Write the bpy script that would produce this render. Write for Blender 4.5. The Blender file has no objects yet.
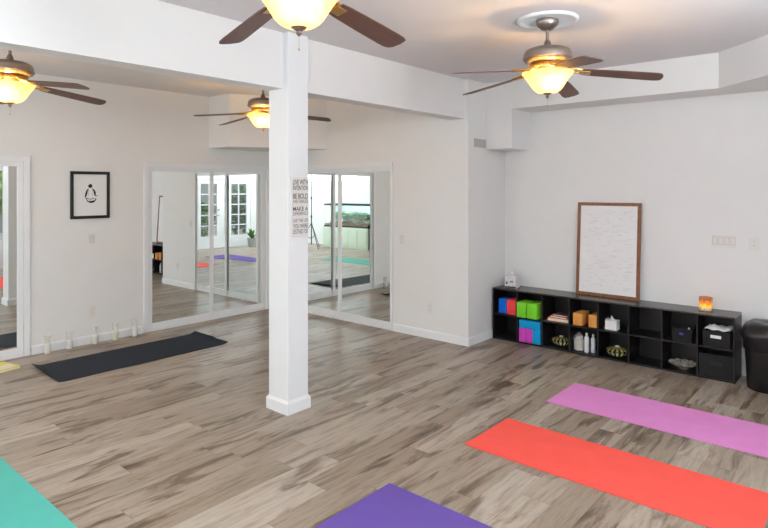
import bpy, bmesh, math, random
from mathutils import Vector, Matrix
random.seed(7)
SC = bpy.context.scene
COL = SC.collection
PI = math.pi
R = math.radians

# ------------------------------------------------------------------ materials
def srgb(r, g, b):
    f = lambda c: (c/255/12.92) if c/255 <= 0.04045 else ((c/255+0.055)/1.055)**2.4
    return (f(r), f(g), f(b), 1.0)

def nm(nt, t, **kw):
    n = nt.nodes.new(t)
    for k, v in kw.items():
        setattr(n, k, v)
    return n

def mat(name, col, rough=0.6, metal=0.0, bump=0.0, bscale=60.0, var=0.04, vscale=4.0,
        trans=0.0, ior=1.45, alpha=1.0, spec=0.5, emit=None, estr=0.0, coat=0.0, stretch=(1, 1, 1)):
    m = bpy.data.materials.new(name)
    m.use_nodes = True
    nt = m.node_tree
    b = nt.nodes['Principled BSDF']
    b.inputs['Roughness'].default_value = rough
    b.inputs['Metallic'].default_value = metal
    b.inputs['IOR'].default_value = ior
    b.inputs['Alpha'].default_value = alpha
    b.inputs['Transmission Weight'].default_value = trans
    b.inputs['Specular IOR Level'].default_value = spec
    b.inputs['Coat Weight'].default_value = coat
    if emit:
        b.inputs['Emission Color'].default_value = emit
        b.inputs['Emission Strength'].default_value = estr
    tc = nm(nt, 'ShaderNodeTexCoord')
    mp = nm(nt, 'ShaderNodeMapping')
    mp.inputs['Scale'].default_value = stretch
    nt.links.new(tc.outputs['Object'], mp.inputs['Vector'])
    nz = nm(nt, 'ShaderNodeTexNoise')
    nz.inputs['Scale'].default_value = vscale
    nz.inputs['Detail'].default_value = 4
    nt.links.new(mp.outputs['Vector'], nz.inputs['Vector'])
    cr = nm(nt, 'ShaderNodeValToRGB')
    cr.color_ramp.elements[0].position = 0.3
    cr.color_ramp.elements[1].position = 0.7
    cr.color_ramp.elements[0].color = tuple(max(0, c*(1-var)) for c in col[:3]) + (1,)
    cr.color_ramp.elements[1].color = tuple(min(1, c*(1+var)) for c in col[:3]) + (1,)
    nt.links.new(nz.outputs['Fac'], cr.inputs['Fac'])
    nt.links.new(cr.outputs['Color'], b.inputs['Base Color'])
    if bump > 0:
        n2 = nm(nt, 'ShaderNodeTexNoise')
        n2.inputs['Scale'].default_value = bscale
        n2.inputs['Detail'].default_value = 3
        nt.links.new(mp.outputs['Vector'], n2.inputs['Vector'])
        bp = nm(nt, 'ShaderNodeBump')
        bp.inputs['Strength'].default_value = bump
        bp.inputs['Distance'].default_value = 0.01
        nt.links.new(n2.outputs['Fac'], bp.inputs['Height'])
        nt.links.new(bp.outputs['Normal'], b.inputs['Normal'])
    return m

def math_node(nt, op, a, b=None, c=None):
    n = nm(nt, 'ShaderNodeMath', operation=op)
    for i, v in enumerate((a, b, c)):
        if v is None:
            continue
        if isinstance(v, (int, float)):
            n.inputs[i].default_value = v
        else:
            nt.links.new(v, n.inputs[i])
    return n.outputs[0]

def ramp(nt, fac, stops):
    cr = nm(nt, 'ShaderNodeValToRGB')
    e = cr.color_ramp.elements
    e[0].position, e[0].color = stops[0]
    e[1].position, e[1].color = stops[-1]
    for p, c in stops[1:-1]:
        x = e.new(p)
        x.color = c
    if fac is not None:
        nt.links.new(fac, cr.inputs['Fac'])
    return cr.outputs['Color']

def mixc(nt, mode, fac, a, b):
    n = nm(nt, 'ShaderNodeMix', data_type='RGBA', blend_type=mode)
    for s, v in ((n.inputs[0], fac), (n.inputs[6], a), (n.inputs[7], b)):
        if isinstance(v, (int, float, tuple)):
            s.default_value = v
        else:
            nt.links.new(v, s)
    return n.outputs[2]

def plank_material():
    m = bpy.data.materials.new('vinyl_plank')
    m.use_nodes = True
    nt = m.node_tree
    b = nt.nodes['Principled BSDF']
    tc = nm(nt, 'ShaderNodeTexCoord')
    sp = nm(nt, 'ShaderNodeSeparateXYZ')
    nt.links.new(tc.outputs['Object'], sp.inputs[0])
    W, L = 0.178, 1.22
    xr = math_node(nt, 'DIVIDE', sp.outputs['X'], W)
    row = math_node(nt, 'FLOOR', xr)
    fx = math_node(nt, 'FRACT', xr)
    h = nm(nt, 'ShaderNodeTexWhiteNoise', noise_dimensions='1D')
    nt.links.new(row, h.inputs['W'])
    yr = math_node(nt, 'ADD', math_node(nt, 'DIVIDE', sp.outputs['Y'], L), h.outputs['Value'])
    coln = math_node(nt, 'FLOOR', yr)
    fy = math_node(nt, 'FRACT', yr)
    cv = nm(nt, 'ShaderNodeCombineXYZ')
    nt.links.new(row, cv.inputs[0])
    nt.links.new(coln, cv.inputs[1])
    pid = nm(nt, 'ShaderNodeTexWhiteNoise', noise_dimensions='3D')
    nt.links.new(cv.outputs[0], pid.inputs['Vector'])
    ps = nm(nt, 'ShaderNodeSeparateColor')
    nt.links.new(pid.outputs['Color'], ps.inputs[0])
    # grain space: local coordinates shifted at random for each plank
    def gvec(sx, sy, k):
        v = nm(nt, 'ShaderNodeCombineXYZ')
        gx = math_node(nt, 'ADD', math_node(nt, 'MULTIPLY', sp.outputs['X'], sx), math_node(nt, 'MULTIPLY', ps.outputs[0], 37.0*k))
        gy = math_node(nt, 'ADD', math_node(nt, 'MULTIPLY', sp.outputs['Y'], sy), math_node(nt, 'MULTIPLY', ps.outputs[1], 53.0*k))
        nt.links.new(gx, v.inputs[0])
        nt.links.new(gy, v.inputs[1])
        return v.outputs[0]
    def noise(vec, scale, det, rough=0.55, dist=0.0):
        n = nm(nt, 'ShaderNodeTexNoise')
        n.inputs['Scale'].default_value = scale
        n.inputs['Detail'].default_value = det
        n.inputs['Roughness'].default_value = rough
        n.inputs['Distortion'].default_value = dist
        nt.links.new(vec, n.inputs['Vector'])
        return n.outputs['Fac']
    big = noise(gvec(7.5, 1.25, 1.0), 1.0, 5, 0.60, 0.8)
    fine = noise(gvec(46, 4.0, 1.0), 1.0, 5, 0.7, 0.6)
    mid = noise(gvec(20, 2.0, 2.0), 1.0, 5, 0.65, 1.2)
    base = ramp(nt, ps.outputs[2], [(0.0, srgb(148, 133, 117)), (0.5, srgb(163, 149, 134)), (1.0, srgb(181, 170, 157))])
    dark = ramp(nt, big, [(0.28, srgb(112, 97, 86)), (0.385, srgb(178, 165, 154)), (0.48, srgb(255, 255, 255)), (1.0, srgb(255, 255, 255))])
    c1 = mixc(nt, 'MULTIPLY', 0.92, base, dark)
    md = ramp(nt, mid, [(0.30, srgb(140, 126, 113)), (0.47, srgb(238, 233, 227)), (0.75, srgb(255, 255, 255))])
    c2 = mixc(nt, 'MULTIPLY', 0.66, c1, md)
    fn = ramp(nt, fine, [(0.30, srgb(190, 182, 174)), (0.55, srgb(255, 255, 255)), (0.8, srgb(255, 255, 255))])
    c3 = mixc(nt, 'MULTIPLY', 0.5, c2, fn)
    # seams
    ex = math_node(nt, 'MINIMUM', fx, math_node(nt, 'SUBTRACT', 1.0, fx))
    ey = math_node(nt, 'MINIMUM', fy, math_node(nt, 'SUBTRACT', 1.0, fy))
    sx = math_node(nt, 'LESS_THAN', ex, 0.009)
    sy = math_node(nt, 'LESS_THAN', ey, 0.0014)
    seam = math_node(nt, 'MAXIMUM', sx, sy)
    c4 = mixc(nt, 'MIX', math_node(nt, 'MULTIPLY', seam, 0.45), c3, srgb(92, 80, 70))
    nt.links.new(c4, b.inputs['Base Color'])
    rr = math_node(nt, 'ADD', math_node(nt, 'MULTIPLY', mid, 0.12), 0.28)
    nt.links.new(rr, b.inputs['Roughness'])
    b.inputs['Specular IOR Level'].default_value = 0.26
    bp = nm(nt, 'ShaderNodeBump')
    bp.inputs['Strength'].default_value = 0.05
    bp.inputs['Distance'].default_value = 0.004
    nt.links.new(math_node(nt, 'SUBTRACT', fine, math_node(nt, 'MULTIPLY', seam, 0.6)), bp.inputs['Height'])
    nt.links.new(bp.outputs['Normal'], b.inputs['Normal'])
    return m

M = {}
M['wall'] = mat('wall_paint', srgb(231, 231, 230), 0.75, bump=0.05, bscale=180, var=0.012)
M['ceiling'] = mat('ceiling_paint', srgb(222, 221, 224), 0.85, bump=0.04, bscale=150, var=0.012)
M['trim'] = mat('white_trim_paint', srgb(234, 237, 240), 0.4, var=0.01)
M['floor'] = plank_material()
M['mirror'] = mat('mirror_silver', (0.86, 0.90, 0.885, 1), 0.0, 1.0, var=0.0)
M['nickel'] = mat('brushed_nickel', srgb(158, 148, 140), 0.32, 1.0, var=0.06, vscale=30, stretch=(1, 1, 12))
M['brass_lit'] = mat('antique_brass', srgb(205, 165, 95), 0.35, 1.0, var=0.05)
M['walnut'] = mat('walnut_blade', srgb(92, 62, 52), 0.45, var=0.25, vscale=9, stretch=(1, 9, 1))
M['walnut_frame'] = mat('walnut_frame', srgb(126, 74, 40), 0.4, var=0.25, vscale=14, stretch=(3, 1, 1))
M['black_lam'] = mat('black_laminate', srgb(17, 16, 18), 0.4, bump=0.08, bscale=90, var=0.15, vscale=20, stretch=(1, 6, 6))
M['black_top_sheen'] = mat('black_laminate_sheen', srgb(58, 55, 54), 0.27, bump=0.06, bscale=90, var=0.2, vscale=20, stretch=(1, 8, 1))  # same black laminate, lightened to stand for light reflected off the top
M['black_frame'] = mat('black_lacquer', srgb(18, 17, 17), 0.35, var=0.05)
M['black_fabric'] = mat('black_fabric', srgb(26, 25, 27), 0.9, bump=0.5, bscale=220, var=0.12, vscale=60)
M['paper'] = mat('white_paper', srgb(236, 236, 236), 0.8, var=0.01)
M['ink'] = mat('black_ink', srgb(26, 24, 24), 0.8, var=0.05)
M['grey_ink'] = mat('grey_ink', srgb(66, 64, 64), 0.85, var=0.12, vscale=40)
M['sign_wood'] = mat('whitewashed_wood', srgb(226, 224, 220), 0.75, bump=0.1, bscale=80, var=0.05, vscale=25, stretch=(1, 1, 0.2))
M['plate'] = mat('switch_plastic', srgb(226, 224, 219), 0.4, var=0.01)
M['plate_dark'] = mat('socket_slot', srgb(150, 148, 144), 0.5, var=0.02)
M['vent'] = mat('vent_metal', srgb(196, 192, 186), 0.5, var=0.03)
M['vent_dark'] = mat('vent_void', srgb(112, 108, 103), 0.8, var=0.05)
for n, c in dict(pink=(220, 134, 200), red=(246, 84, 72), purple=(94, 72, 152), teal=(80, 178, 164), lavender=(196, 188, 224), black=(26, 34, 46)).items():
    M['mat_'+n] = mat('yoga_foam_'+n, srgb(*c), 0.8, bump=0.25, bscale=260, var=0.035, vscale=6, spec=0.3)
for n, c in dict(blue=(0, 104, 226), red=(246, 66, 66), green=(120, 214, 44), cyan=(0, 150, 214), magenta=(206, 66, 190), cork=(222, 150, 72)).items():
    M['foam_'+n] = mat('block_foam_'+n, srgb(*c), 0.75, bump=0.15, bscale=120, var=0.06, vscale=25, spec=0.3)
M['glass'] = mat('clear_glass', (0.95, 0.97, 0.96, 1), 0.03, trans=0.95, ior=1.15, var=0.0)
M['vase_glass'] = mat('smoky_glass', srgb(244, 244, 240), 0.10, alpha=0.26, var=0.03)
M['wax_white'] = mat('white_wax', srgb(238, 236, 226), 0.55, var=0.03)
M['wax_cream'] = mat('cream_wax', srgb(236, 230, 180), 0.55, var=0.05)
M['tan_fill'] = mat('tan_powder', srgb(206, 190, 176), 0.7, bump=0.3, bscale=150, var=0.1, vscale=40)
M['frosted'] = mat('frosted_plastic', srgb(222, 226, 230), 0.3, var=0.03)
M['ceramic_speck'] = mat('speckled_white', srgb(214, 212, 216), 0.5, var=0.22, vscale=45)
M['tissue'] = mat('tissue_paper', srgb(235, 235, 238), 0.9, bump=0.2, bscale=40, var=0.03)
M['yellow'] = mat('yellow_cover', srgb(228, 208, 76), 0.5, var=0.12, vscale=16)
M['pages'] = mat('cream_pages', srgb(232, 224, 196), 0.8, var=0.06, vscale=60, stretch=(1, 1, 12))
M['orange_cover'] = mat('orange_cover', srgb(224, 84, 46), 0.5, var=0.05)
M['berry_cover'] = mat('berry_cover', srgb(166, 62, 106), 0.5, var=0.12)
M['brown_cover'] = mat('brown_cover', srgb(104, 68, 62), 0.5, var=0.1)
M['silver'] = mat('hammered_silver', srgb(206, 196, 182), 0.22, 0.4, bump=1.0, bscale=60, var=0.6, vscale=40)
M['bag'] = mat('black_bin_bag', srgb(24, 24, 26), 0.28, bump=0.9, bscale=14, var=0.1, stretch=(1, 1, 0.5))
M['bin_plastic'] = mat('black_bin_plastic', srgb(21, 21, 23), 0.38, var=0.05)
M['green_cab'] = mat('pale_green_paint', srgb(206, 222, 200), 0.6, var=0.02)
M['rim'] = mat('black_rim', srgb(22, 32, 40), 0.4, var=0.05)
M['gravel'] = mat('brown_gravel', srgb(140, 112, 84), 0.9, bump=1.0, bscale=60, var=0.3, vscale=40)
M['backdrop'] = mat('tank_backdrop', srgb(176, 222, 214), 0.5, var=0.15, vscale=3)
M['water_plant'] = mat('water_plant', srgb(128, 164, 136), 0.7, var=0.3, vscale=20)
M['leaf'] = mat('leaf', srgb(84, 136, 60), 0.6, var=0.4, vscale=3)
M['leaf_bright'] = mat('leaf_bright', srgb(178, 216, 120), 0.6, var=0.35, vscale=3)
M['bark'] = mat('bark', srgb(96, 78, 62), 0.9, var=0.3, vscale=14)
M['pot'] = mat('grey_pot', srgb(170, 176, 174), 0.6, var=0.06)
M['soil'] = mat('soil', srgb(60, 46, 36), 0.95, var=0.2, vscale=40)
M['paving'] = mat('patio_paving', srgb(176, 172, 162), 0.85, bump=0.3, bscale=20, var=0.1)
M['stand_metal'] = mat('stand_black', srgb(26, 34, 40), 0.4, var=0.05)
M['bulb'] = mat('bulb', (1, .8, .5, 1), 0.5, var=0.0, emit=(1, .7, .3, 1), estr=6.0)

def alabaster():
    m = bpy.data.materials.new('amber_alabaster_glass')
    m.use_nodes = True
    nt = m.node_tree
    out = nt.nodes['Material Output']
    b = nt.nodes['Principled BSDF']
    tc = nm(nt, 'ShaderNodeTexCoord')
    nz = nm(nt, 'ShaderNodeTexNoise')
    nz.inputs['Scale'].default_value = 9
    nz.inputs['Detail'].default_value = 4
    nz.inputs['Distortion'].default_value = 1.2
    nt.links.new(tc.outputs['Object'], nz.inputs['Vector'])
    col = ramp(nt, nz.outputs['Fac'], [(0.35, (0.95, 0.70, 0.36, 1)), (0.65, (1.0, 0.86, 0.60, 1))])
    nt.links.new(col, b.inputs['Base Color'])
    b.inputs['Roughness'].default_value = 0.25
    b.inputs['Emission Color'].default_value = (1.0, 0.55, 0.16, 1)
    b.inputs['Emission Strength'].default_value = 0.30
    tr = nm(nt, 'ShaderNodeBsdfTranslucent')
    nt.links.new(mixc(nt, 'MULTIPLY', 1.0, col, (.34, .30, .25, 1)), tr.inputs['Color'])
    mx = nm(nt, 'ShaderNodeMixShader')
    mx.inputs[0].default_value = 0.55
    nt.links.new(b.outputs[0], mx.inputs[1])
    nt.links.new(tr.outputs[0], mx.inputs[2])
    nt.links.new(mx.outputs[0], out.inputs['Surface'])
    return m
M['alabaster'] = alabaster()

def amber_glass():
    m = mat('amber_mosaic_glass', srgb(214, 120, 50), 0.15, var=0.1)
    nt = m.node_tree
    b = nt.nodes['Principled BSDF']
    tc = nm(nt, 'ShaderNodeTexCoord')
    sp = nm(nt, 'ShaderNodeSeparateXYZ')
    nt.links.new(tc.outputs['Object'], sp.inputs[0])
    vo = nm(nt, 'ShaderNodeTexVoronoi')
    vo.inputs['Scale'].default_value = 38
    nt.links.new(tc.outputs['Object'], vo.inputs['Vector'])
    z = math_node(nt, 'DIVIDE', sp.outputs['Z'], 0.125)
    zz = math_node(nt, 'ADD', z, math_node(nt, 'MULTIPLY', vo.outputs['Distance'], 0.35))
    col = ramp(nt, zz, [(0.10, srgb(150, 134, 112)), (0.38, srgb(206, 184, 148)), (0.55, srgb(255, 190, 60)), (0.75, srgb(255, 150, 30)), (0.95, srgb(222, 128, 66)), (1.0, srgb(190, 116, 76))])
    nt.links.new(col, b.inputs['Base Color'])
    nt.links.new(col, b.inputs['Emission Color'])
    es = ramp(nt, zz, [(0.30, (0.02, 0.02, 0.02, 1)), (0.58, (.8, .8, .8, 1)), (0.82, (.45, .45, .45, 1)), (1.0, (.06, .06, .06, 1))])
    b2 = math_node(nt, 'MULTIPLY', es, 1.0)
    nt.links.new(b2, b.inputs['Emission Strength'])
    return m
M['amber'] = amber_glass()

def bowl_paint():
    m = mat('painted_bowl_glaze', srgb(180, 180, 90), 0.25, var=0.1)
    nt = m.node_tree
    b = nt.nodes['Principled BSDF']
    tc = nm(nt, 'ShaderNodeTexCoord')
    sp = nm(nt, 'ShaderNodeSeparateXYZ')
    nt.links.new(tc.outputs['Object'], sp.inputs[0])
    ang = math_node(nt, 'ARCTAN2', sp.outputs['Y'], sp.outputs['X'])
    pet = math_node(nt, 'SINE', math_node(nt, 'MULTIPLY', ang, 14.0))
    zz = math_node(nt, 'MULTIPLY', sp.outputs['Z'], 10.0)
    col = ramp(nt, math_node(nt, 'ADD', math_node(nt, 'MULTIPLY', pet, 0.3), 0.5),
               [(0.24, srgb(46, 54, 34)), (0.44, srgb(146, 154, 62)), (0.58, srgb(204, 204, 122)), (0.76, srgb(236, 234, 216))])
    band = ramp(nt, zz, [(0.05, srgb(60, 70, 40)), (0.22, srgb(255, 255, 255)), (0.56, srgb(255, 255, 255)), (0.62, srgb(60, 58, 44)), (0.75, srgb(190, 178, 140)), (1.0, srgb(170, 160, 130))])
    nt.links.new(mixc(nt, 'MULTIPLY', 1.0, col, band), b.inputs['Base Color'])
    return m
M['bowl'] = bowl_paint()

# ------------------------------------------------------------------ mesh helpers
def add_box(bm, lo, hi, bev=0.0, seg=2, mtx=None):
    lo, hi = Vector(lo), Vector(hi)
    r = bmesh.ops.create_cube(bm, size=1.0)
    vs = r['verts']
    c, s = (lo+hi)/2, hi-lo
    for v in vs:
        v.co = Vector((v.co.x*s.x, v.co.y*s.y, v.co.z*s.z)) + c
    if bev > 0:
        es = list({e for v in vs for e in v.link_edges})
        g = bmesh.ops.bevel(bm, geom=vs+es, offset=bev, segments=seg, affect='EDGES', profile=0.5)
        vs = list({v for f in g['faces'] for v in f.verts} | {v for v in vs if v.is_valid})
    if mtx is not None:
        bmesh.ops.transform(bm, matrix=mtx, verts=[v for v in vs if v.is_valid])
    return vs

def add_tube(bm, p0, p1, r0, r1=None, n=12, cap=True):
    r1 = r0 if r1 is None else r1
    p0, p1 = Vector(p0), Vector(p1)
    d = (p1-p0).normalized()
    a = d.orthogonal().normalized()
    b = d.cross(a)
    ra, rb = [], []
    for i in range(n):
        t = 2*PI*i/n
        o = a*math.cos(t)+b*math.sin(t)
        ra.append(bm.verts.new(p0+o*r0))
        rb.append(bm.verts.new(p1+o*r1))
    for i in range(n):
        j = (i+1) % n
        bm.faces.new((ra[i], ra[j], rb[j], rb[i]))
    if cap:
        bm.faces.new(ra[::-1])
        bm.faces.new(rb)

def add_lathe(bm, prof, n=32, c=(0, 0, 0), close=False):
    rings = []
    for (r, z) in prof:
        if r < 1e-5:
            rings.append([bm.verts.new((c[0], c[1], c[2]+z))])
        else:
            rings.append([bm.verts.new((c[0]+r*math.cos(2*PI*i/n), c[1]+r*math.sin(2*PI*i/n), c[2]+z)) for i in range(n)])
    if close:
        rings.append(rings[0])
    for A, B in zip(rings, rings[1:]):
        if len(A) == 1 and len(B) == 1:
            continue
        for i in range(n):
            j = (i+1) % n
            if len(A) == 1:
                bm.faces.new((A[0], B[j], B[i]))
            elif len(B) == 1:
                bm.faces.new((A[i], A[j], B[0]))
            else:
                bm.faces.new((A[i], A[j], B[j], B[i]))

def add_prism(bm, pts, z0, z1):
    a = [bm.verts.new((x, y, z0)) for x, y in pts]
    b = [bm.verts.new((x, y, z1)) for x, y in pts]
    n = len(pts)
    bm.faces.new(a[::-1])
    bm.faces.new(b)
    for i in range(n):
        j = (i+1) % n
        bm.faces.new((a[i], a[j], b[j], b[i]))

def obj(name, bm, material, parent=None, loc=(0, 0, 0), rot=(0, 0, 0), smooth=False, flip=True, angle=40):
    if flip:
        bmesh.ops.recalc_face_normals(bm, faces=bm.faces[:])
    me = bpy.data.meshes.new(name)
    bm.to_mesh(me)
    bm.free()
    me.materials.append(material if not isinstance(material, str) else M[material])
    if smooth:
        me.shade_smooth()
        try:
            me.set_sharp_from_angle(angle=R(angle))
        except Exception:
            pass
    o = bpy.data.objects.new(name, me)
    COL.objects.link(o)
    o.location, o.rotation_euler = loc, rot
    if parent:
        o.parent = parent
    return o

def tag(o, label, cat, group=None):
    o['label'] = label
    o['category'] = cat
    if group:
        o['group'] = group
    return o

def thing(name, label, cat, loc=(0, 0, 0), rotz=0.0, group=None):
    o = bpy.data.objects.new(name, None)
    o.empty_display_size = 0.1
    COL.objects.link(o)
    o.location = loc
    o.rotation_euler = (0, 0, rotz)
    return tag(o, label, cat, group)

def struct(name, bm, m, parent=None, label=None, **kw):
    o = obj(name, bm, m, parent, **kw)
    if not parent:
        o['kind'] = 'structure'
        o['category'] = name.split('_')[0]
        o['label'] = label
    return o

def struct_empty(name, label, cat, loc=(0, 0, 0)):
    o = thing(name, label, cat, loc)
    o['kind'] = 'structure'
    return o

def dup(root, loc, rotz, label):
    r = root.copy()
    COL.objects.link(r)
    r.location = loc
    r.rotation_euler = (0, 0, rotz)
    r['label'] = label
    for ch in root.children:
        c = ch.copy()
        COL.objects.link(c)
        c.parent = r
        for g in ch.children:
            d = g.copy()
            COL.objects.link(d)
            d.parent = c
    return r

def boxes(*bs, bev=0.0):
    bm = bmesh.new()
    for b in bs:
        add_box(bm, b[0], b[1], bev)
    return bm

# ------------------------------------------------------------------ room constants (metres; camera above the origin)
XA, YB, XC, YD = -6.92, 5.60, -3.56, 6.437     # left wall, mirror closet wall, its return, shelf wall
XE, YS, ZC = 1.10, -1.55, 3.015                # window wall, near wall, ceiling
CAMZ = 1.78

# ------------------------------------------------------------------ shell
struct('floor', boxes(((-7.2, -1.75, -0.1), (1.3, 6.7, 0.0))), 'floor', label='grey brown wood plank vinyl floor')
struct('ceiling', boxes(((-7.2, -1.75, ZC), (1.3, 6.7, ZC+0.12))), 'ceiling', label='pale flat painted ceiling')

D3 = (0.35, 2.193, 2.07)      # door 3 opening on the left wall: y0, y1, top
D1 = (3.560, 5.385, 2.055)
D2 = (-6.48, -4.695, 2.055)    # on the closet wall (x0, x1, top)
def wall_pieces():
    bm = bmesh.new()
    add_box(bm, (-7.16, -1.75, 0), (-7.02, 5.7, ZC))
    for y0, y1, z0, z1 in ((YS, D3[0], 0, ZC), (D3[1], D1[0], 0, ZC), (D1[1], YB, 0, ZC), (D3[0], D3[1], D3[2], ZC), (D1[0], D1[1], D1[2], ZC)):
        add_box(bm, (-7.02, y0, z0), (XA, y1, z1))
    return bm
struct('wall_left', wall_pieces(), 'wall', label='warm white left wall with mirrored closet openings')
bm = bmesh.new()
add_box(bm, (-7.02, 5.70, 0), (XC, 6.58, ZC))
for x0, x1, z0, z1 in ((XA, D2[0], 0, ZC), (D2[1], XC, 0, ZC), (D2[0], D2[1], D2[2], ZC)):
    add_box(bm, (x0, YB, z0), (x1, 5.70, z1))
struct('wall_back', bm, 'wall', label='warm white closet wall behind the post')
struct('wall_right', boxes(((XC, YD, 0), (1.3, 6.58, ZC))), 'wall', label='plain white wall behind the black cube shelf')
struct('wall_near', boxes(((-7.02, -1.75, 0), (1.3, YS, ZC))), 'wall', label='white wall opposite the mirrored closets')
FD = (0.18, 1.86, 2.06)       # french doors
WN = (3.35, 5.35, 0.55, 2.25) # picture window
struct('wall_side', boxes(((XE, YS, 0), (XE+0.14, FD[0], ZC)), ((XE, FD[0], FD[2]), (XE+0.14, FD[1], ZC)),
       ((XE, FD[1], 0), (XE+0.14, WN[0], ZC)), ((XE, WN[0], 0), (XE+0.14, WN[1], WN[2])), ((XE, WN[0], WN[3]), (XE+0.14, WN[1], ZC)),
       ((XE, WN[1], 0), (XE+0.14, YD, ZC))), 'wall', label='white window wall seen in the mirrors')

# dropped soffit along the shelf wall, its low corner box, and the angled box over the closet corner
bm = bmesh.new()
add_prism(bm, [(XC, 5.985), (-1.14, 5.985), (XE, 3.745), (XE, YD), (XC, YD)], 2.69, ZC)
add_box(bm, (XC, 5.985, 2.24), (-3.224, YD, 2.69))
struct('soffit', bm, 'wall', label='white dropped ceiling box along the shelf wall')
bm = bmesh.new()
add_prism(bm, [(XA, 4.43), (-6.47, 4.43), (-5.856, YB), (XA, YB)], 2.325, ZC)
struct('soffit_corner', bm, 'wall', label='angled boxed corner above the mirrored closets')
# beam and post
struct('ceiling_beam', boxes(((-3.80, YS, 2.572), (-3.615, YB, ZC))), 'wall', label='deep white beam spanning the ceiling above the post')
PX0, PX1, PY0, PY1 = -3.796, -3.556, 2.978, 3.190
post = struct_empty('post', 'square white post in the middle of the floor', 'post', ((PX0+PX1)/2, (PY0+PY1)/2, 0))
def rel(lo, hi, c):
    return ((lo[0]-c[0], lo[1]-c[1], lo[2]-c[2]), (hi[0]-c[0], hi[1]-c[1], hi[2]-c[2]))
pc = post.location
bm = bmesh.new()
add_box(bm, *rel((PX0, PY0, 0), (PX1, PY1, ZC), pc), bev=0.006)
obj('shaft', bm, 'trim', post)
bm = bmesh.new()
e = 0.015
a = [(PX0-e-pc.x, PY0-e-pc.y), (PX1+e-pc.x, PY0-e-pc.y), (PX1+e-pc.x, PY1+e-pc.y), (PX0-e-pc.x, PY1+e-pc.y)]
add_prism(bm, a, 0, 0.085)
b_ = [(x*0.9, y*0.9) for x, y in a]
bm2v = [bm.verts.new((x, y, 0.085)) for x, y in a]
bm2t = [bm.verts.new((x*0.89, y*0.89, 0.108)) for x, y in a]
for i in range(4):
    j = (i+1) % 4
    bm.faces.new((bm2v[i], bm2v[j], bm2t[j], bm2t[i]))
obj('base_trim', bm, 'trim', post)

# baseboards
def baseboard(name, p0, p1, nrm, label):
    p0, p1, n = Vector(p0), Vector(p1), Vector(nrm)
    bm = bmesh.new()
    prof = [(0.0005, 0), (0.014, 0), (0.014, 0.078), (0.009, 0.092), (0.0005, 0.096)]
    ra = [bm.verts.new((p0.x+n.x*d, p0.y+n.y*d, z)) for d, z in prof]
    rb = [bm.verts.new((p1.x+n.x*d, p1.y+n.y*d, z)) for d, z in prof]
    for i in range(5):
        j = (i+1) % 5
        bm.faces.new((ra[i], ra[j], rb[j], rb[i]))
    bm.faces.new(ra)
    bm.faces.new(rb[::-1])
    return struct(name, bm, 'trim', label=label)
baseboard('baseboard_left', (XA, 2.26, 0), (XA, 3.50, 0), (1, 0, 0), 'white baseboard below the small framed drawing')
baseboard('baseboard_back', (-4.655, YB, 0), (XC+0.0145, YB, 0), (0, -1, 0), 'white baseboard beside the mirrored closet')
baseboard('baseboard_return', (XC, YB-0.0145, 0), (XC, YD, 0), (1, 0, 0), 'white baseboard beside the black cube shelf')
baseboard('baseboard_right', (XC+0.0145, YD, 0), (XE, YD, 0), (0, -1, 0), 'white baseboard behind the black cube shelf')
baseboard('baseboard_near', (XA, YS, 0), (XE, YS, 0), (0, 1, 0), 'white baseboard along the near wall')

# ------------------------------------------------------------------ mirrored sliding closet doors
def mirror_door(name, label, axis, a0, a1, plane, top, nrm, mid, front_first, askew=(0, 0), end_stile=None, end_case=None):
    """axis 'y': runs along y on plane x; axis 'x': runs along x on plane y; nrm = +1/-1 towards the room."""
    root = struct_empty(name, label, 'door', ((plane, (a0+a1)/2, 0) if axis == 'y' else ((a0+a1)/2, plane, 0)))
    rl = root.location
    def B(bm, u0, u1, d0, d1, z0, z1, bev=0.0):
        d0, d1 = sorted((plane+nrm*d0, plane+nrm*d1))
        if axis == 'y':
            lo, hi = (d0, u0, z0), (d1, u1, z1)
        else:
            lo, hi = (u0, d0, z0), (u1, d1, z1)
        add_box(bm, *rel(lo, hi, rl), bev=bev)
    bm = bmesh.new()
    w = 0.055
    B(bm, a0-w, a0+0.004, 0.001, 0.018, 0, top+w, 0.004)
    w2 = end_case or w
    B(bm, a1-0.004, a1+w2, 0.001, 0.018, 0, top+w, 0.004)
    B(bm, a0-w, a1+w2, 0.001, 0.020, top-0.004, top+w, 0.004)
    obj('casing', bm, 'trim', root)
    bm = bmesh.new()
    B(bm, a0+0.004, a1-0.004, -0.09, 0.002, 0.0, 0.022)
    B(bm, a0+0.004, a1-0.004, -0.09, -0.002, top-0.03, top)
    obj('track', bm, 'trim', root)
    st = 0.058
    for k, (u0, u1) in enumerate(((a0+0.004, mid+0.03), (mid-0.05, a1-0.004))):
        front = (k == 0) == front_first
        d = (-0.012 if front else -0.029)
        s1 = end_stile if (k == 1 and end_stile) else st
        bm = bmesh.new()
        z0, z1 = 0.024, top-0.012
        B(bm, u0, u0+st, d-0.008, d+0.006, z0, z1, 0.002)
        B(bm, u1-s1, u1, d-0.008, d+0.006, z0, z1, 0.002)
        B(bm, u0+st, u1-s1, d-0.008, d+0.0055, z0, z0+0.075, 0.002)
        B(bm, u0+st, u1-s1, d-0.008, d+0.0055, z1-0.045, z1, 0.002)
        p = obj('sliding_panel', bm, 'trim', root)
        bm = bmesh.new()
        B(bm, u0+st-0.004, u1-s1+0.004, d-0.006, d-0.001, z0+0.07, z1-0.04)
        mo = obj('mirror', bm, 'mirror', p)
        if askew[k]:
            cu_ = Vector((0, (u0+u1)/2-rl.y, 0)) if axis == 'y' else Vector(((u0+u1)/2-rl.x, 0, 0))
            mo.matrix_local = Matrix.Translation(cu_) @ Matrix.Rotation(R(askew[k]), 4, 'Z') @ Matrix.Translation(-cu_)
    return root
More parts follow.
